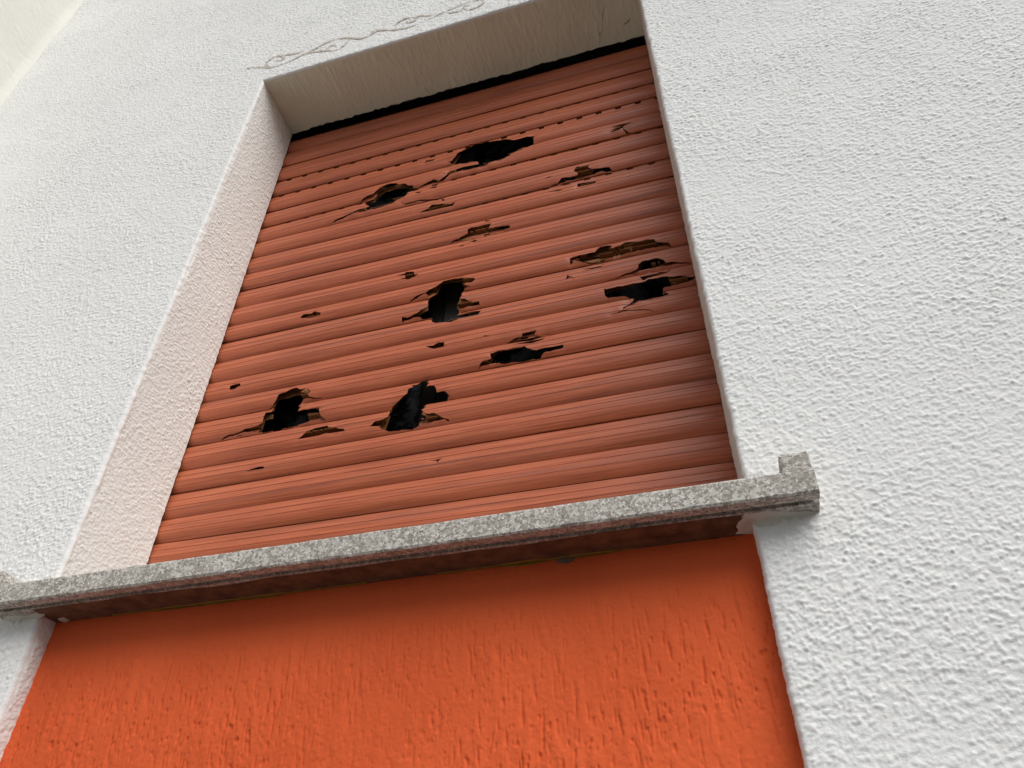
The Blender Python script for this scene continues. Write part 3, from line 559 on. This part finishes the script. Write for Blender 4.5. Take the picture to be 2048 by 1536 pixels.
# ------------------------------------------------------------------ roller shutter
shutter = thing('roller_shutter', (.5, D, ZO+ZS), 'terracotta roller shutter with broken punched in slats', 'roller shutter')
HB = .0535
PROF = [(0, 0), (.03, .0018), (.29, .0050), (.300, .0043), (.314, .0052), (.56, .0070), (.572, .0063), (.588, .0070), (.67, .0067), (.77, .0056), (.87, .0037), (.95, .0014), (1, -.0006)]
PS = np.array([a for a, b in PROF]); PB = np.array([b for a, b in PROF])
ZLa, ZRa = np.array(ZL), np.array(ZR); UX0, UX1 = -.030, 1.020

def inside(poly, pt):
    x, y = pt; c = False; n = len(poly); j = n-1
    for i in range(n):
        xi, yi = poly[i]; xj, yj = poly[j]
        if (yi > y) != (yj > y) and x < (xj-xi)*(y-yi)/(yj-yi)+xi: c = not c
        j = i
    return c
def seg_dist(pt, poly):
    p = np.asarray(poly); a = p; b = np.roll(p, -1, 0); ab = b-a; t = np.clip(((pt-a)*ab).sum(1)/((ab*ab).sum(1)+1e-12), 0, 1)
    return float(np.sqrt((((a+ab*t[:, None])-pt)**2).sum(1).min()))

def cut_sheet(lines, v0, v1, polys, near=.03):
    """triangulated strip u in [UX0,UX1], v in [v0,v1] with polygons cut out"""
    polys = [q for q in polys if max(b for a, b in q) > v0 and min(b for a, b in q) < v1]
    us = set(np.linspace(UX0, UX1, 12).round(5))
    for q in polys:
        if len(q) <= 4 and max(a for a, b in q)-min(a for a, b in q) < .02: continue
        a, b = min(x for x, y in q)-near, max(x for x, y in q)+near
        us |= set(np.arange(max(a, UX0), min(b, UX1), .0055).round(5))
    us = sorted(us); pts, edges = [], []
    for v in lines:
        s = len(pts); pts += [Vector((u, v)) for u in us]; edges += [(s+i, s+i+1) for i in range(len(us)-1)]
    n = len(us)
    edges += [(k*n, (k+1)*n) for k in range(len(lines)-1)]+[(k*n+n-1, (k+1)*n+n-1) for k in range(len(lines)-1)]
    for q in polys:
        s = len(pts); pts += [Vector(a) for a in q]; edges += [(s+i, s+(i+1) % len(q)) for i in range(len(q))]
    vo, eo, fo, *_ = delaunay_2d_cdt(pts, edges, [], 0, 1e-6)
    bbs = [(min(a for a, b in q), max(a for a, b in q), min(b for a, b in q), max(b for a, b in q)) for q in polys]
    out = []
    for f in fo:
        cx = sum(vo[i][0] for i in f)/len(f); cy = sum(vo[i][1] for i in f)/len(f)
        if not (UX0 < cx < UX1 and v0 < cy < v1): continue
        if any(b[0] <= cx <= b[1] and b[2] <= cy <= b[3] and inside(q, (cx, cy)) for q, b in zip(polys, bbs)): continue
        out.append(tuple(f))
    return [(a[0], a[1]) for a in vo], out, polys

def jag(poly, seed):
    r = np.random.default_rng(seed); out = []
    for a, c in zip(poly, poly[1:]+poly[:1]):
        out.append(a); l = math.hypot(c[0]-a[0], c[1]-a[1]); n = int(l/.0062)
        for i in range(1, n+1):
            t = (i+r.uniform(-.25, .25))/(n+1); j = r.uniform(-1, 1, 2)*(.0004, .0008); out.append((a[0]+(c[0]-a[0])*t+j[0], a[1]+(c[1]-a[1])*t+j[1]))
    return out
FRONT = [jag(q, i) if len(q) > 14 else q for i, q in enumerate(FRONT)]; BACK = [jag(q, 50+i) for i, q in enumerate(BACK)]
def boxes(ps): return [(min(a for a, b in q), max(a for a, b in q), min(b for a, b in q), max(b for a, b in q), q) for q in ps]
FBOX, BBOX = boxes(FRONT), boxes(BACK)
def hit(bx, u, z): return any(b[0] <= u <= b[1] and b[2] <= z <= b[3] and inside(b[4], (u, z)) for b in bx)
def web_faces(zw, y0, wave, k, r):
    V, F = [], []; us = np.arange(UX0, UX1, .004)
    for a, c in zip(us[:-1], us[1:]):
        m = (a+c)/2; z = zw(m)
        if hit(BBOX, m, z) or hit(BBOX, m, z-.008): continue
        if not any(hit(FBOX, m, z+d) for d in (-.012, 0, .004)): continue      # only where a hole shows it
        if r.random() < .12: continue
        o = len(V); e = r.uniform(-.0006, .001, 2)
        V += [(a, y0+.001+e[0]+wave(a), zw(a)), (c, y0+.001+e[1]+wave(c), zw(c)), (c, D+.0105+wave(c), zw(c)+.001), (a, D+.0105+wave(a), zw(a)+.001)]
        F += [(o, o+1, o+2), (o, o+2, o+3)]
    return V, F
SLOTTED = {4: (.014, .0465), 5: (.006, .0470), 6: (.020, .0470), 7: (.053, .0490), 8: (.030, .0470), 9: (.012, .047)}
slats = []
for k in range(1, len(ZL)):
    zb = lambda u, k=k: ZLa[k]*(1-u)+ZRa[k]*u
    zt = lambda u, k=k: ZLa[k-1]*(1-u)+ZRa[k-1]*u
    wv = np.random.default_rng(500+k); ph = wv.uniform(0, 6.28, 4); am = wv.normal(0, 1, 4)
    wave = lambda u: .0007*(am[0]*math.sin(3.1*u+ph[0])+am[1]*math.sin(7.3*u+ph[1])*.5)
    hb = lambda u: min(HB if k > 3 else .0585, zt(u)-zb(u)-.0012)
    toV = lambda q: (q[0], (q[1]-zb(q[0]))/hb(q[0])*.055)       # z -> slat coordinate, 0 bottom .. 0.055 top
    verts, faces, mi = [], [], []
    # front skin with its bottom lip
    polys = [[toV(a) for a in q] for q in FRONT]
    lines = [-.006, -.003]+sorted(.055*(1-s) for s in PS)
    pv, pf, used = cut_sheet(lines, -.006, .055, polys)
    used_big = [q for q in used if max(a for a, b in q)-min(a for a, b in q) > .02]
    arr = [(q, wv.uniform(.0005, .0022), wv.uniform(0, 6)) for q in used_big]
    for (u, v) in pv:
        s = 1-v/.055
        if v < 0: y = D+(-v); z = zb(u)+.0004
        else: y = D-float(np.interp(s, PS, PB)); z = zb(u)+v/.055*hb(u)
        for q, A, fz in arr:
            d = seg_dist(np.array((u, v)), q)
            if d < .04: y += A*math.exp(-d/.009)*(.55+.45*math.sin(u*140+fz))*(0 if v < 0 else 1); z += .0006*math.exp(-d/.006)*math.sin(u*210+fz*2)
        verts.append((u, y+wave(u), z))
    faces += pf; mi += [0]*len(pf)
    # tongue with its ventilation slots
    th = .0165
    def toT(q): return (q[0], q[1]-zb(q[0])-hb(q[0]))
    tp = [[toT(a) for a in q] for q in TONGUE]
    a0, sp = SLOTTED.get(k+0, (wv.uniform(0, .046), .0468))
    if k > 3:
        u = a0
        while u < 1.0:
            e = (zt(u)-zb(u)-hb(u)); t1, sh = .0125, .0052
            if k in SLOTTED: t1, sh = e-.0004, .0085
            l = .0150
            tp.append([(u+.0008, t1-sh), (u+l-.0012, t1-sh), (u+l, t1-sh/2), (u+l-.0006, t1), (u+.0012, t1), (u, t1-sh/2)]); u += sp
    pv, pf, _ = cut_sheet([-.003, .0, .004, .008, .012, th], -.003, th, tp)
    o = len(verts)
    for (u, v) in pv: verts.append((u, D+.0005+(.0026 if k > 3 else .0040)*sstep(-.002, .003 if k < 4 else .006, v)+wave(u), zb(u)+hb(u)+v))
    faces += [tuple(i+o for i in f) for f in pf]; mi += [0]*len(pf)
    # back skin
    toB = lambda q: (q[0], q[1]-zb(q[0]))
    bp = [[toB(a) for a in q] for q in BACK]
    pv, pf, _ = cut_sheet([.0, .012, .024, .036, .0505], .0, .0505, bp)
    o = len(verts)
    for (u, v) in pv: verts.append((u, D+.0105+.0012*math.sin(v/.0505*math.pi)+wave(u), zb(u)+v+.002))
    faces += [tuple(i+o for i in f) for f in pf]; mi += [1]*len(pf)
    for wf in (.36, .68):                                     # webs inside the hollow slat
        wv_, wf_ = web_faces(lambda u, wf=wf: zb(u)+wf*hb(u), D-float(np.interp(1-wf, PS, PB)), wave, k, wv)
        o = len(verts); verts += wv_; faces += [tuple(i+o for i in f) for f in wf_]; mi += [1]*len(wf_)
    uq, inv = np.unique(np.concatenate([np.array(f) for f in faces]), return_inverse=True)
    vv = np.array(verts)[uq]
    if k == 1: vv[:, 1] += .55*np.maximum(0, vv[:, 2]-ZLa[1]-.053)     # the top slat leans back into its box
    ff = [tuple(int(q) for q in t) for t in inv.reshape(-1, 3)]
    ob = part('slat', vv, ff, [M_SLAT, M_RAW], shutter, smooth=False, midx=mi)
    bm = bmesh.new(); bm.from_mesh(ob.data); bmesh.ops.recalc_face_normals(bm, faces=bm.faces)
    for f in bm.faces:
        if f.normal.y > 0: f.normal_flip()
    bm.to_mesh(ob.data); bm.free()
    sm = ob.modifiers.new('wall_thickness', 'SOLIDIFY'); sm.thickness = .0009; sm.offset = -1; sm.material_offset = 1; sm.material_offset_rim = 1
    slats.append(ob)

for i, (dep, poly) in enumerate(FLAPS):
    p = np.array(poly); c = p.mean(0); zc_ = c[1]; u = c[0]
    k = max(1, int(np.searchsorted(-(ZLa*(1-u)+ZRa*u), -zc_))); r = np.random.default_rng(600+i)
    tx, tz = r.normal(0, .10), r.normal(0, .22)
    rings = [1.0, .6, .25]; V, F = [], []; n = len(p)
    for s in rings:
        for q in p:
            a = c+(q-c)*s; d = a-c
            V.append((a[0], D+dep+.0005+tx*d[0]+tz*d[1]-.0016*(1-s), a[1]))
    V.append((c[0], D+dep-.0012, c[1]))
    for kk in range(2):
        for j in range(n): F.append((kk*n+j, kk*n+(j+1) % n, (kk+1)*n+(j+1) % n, (kk+1)*n+j))
    for j in range(n): F.append((2*n+j, 2*n+(j+1) % n, 3*n))
    fo = part('torn_flap', V, F, [M_RAW if i not in (9, ) else M_SLAT], slats[min(k, len(slats))-1])
    sm = fo.modifiers.new('wall_thickness', 'SOLIDIFY'); sm.thickness = .0009
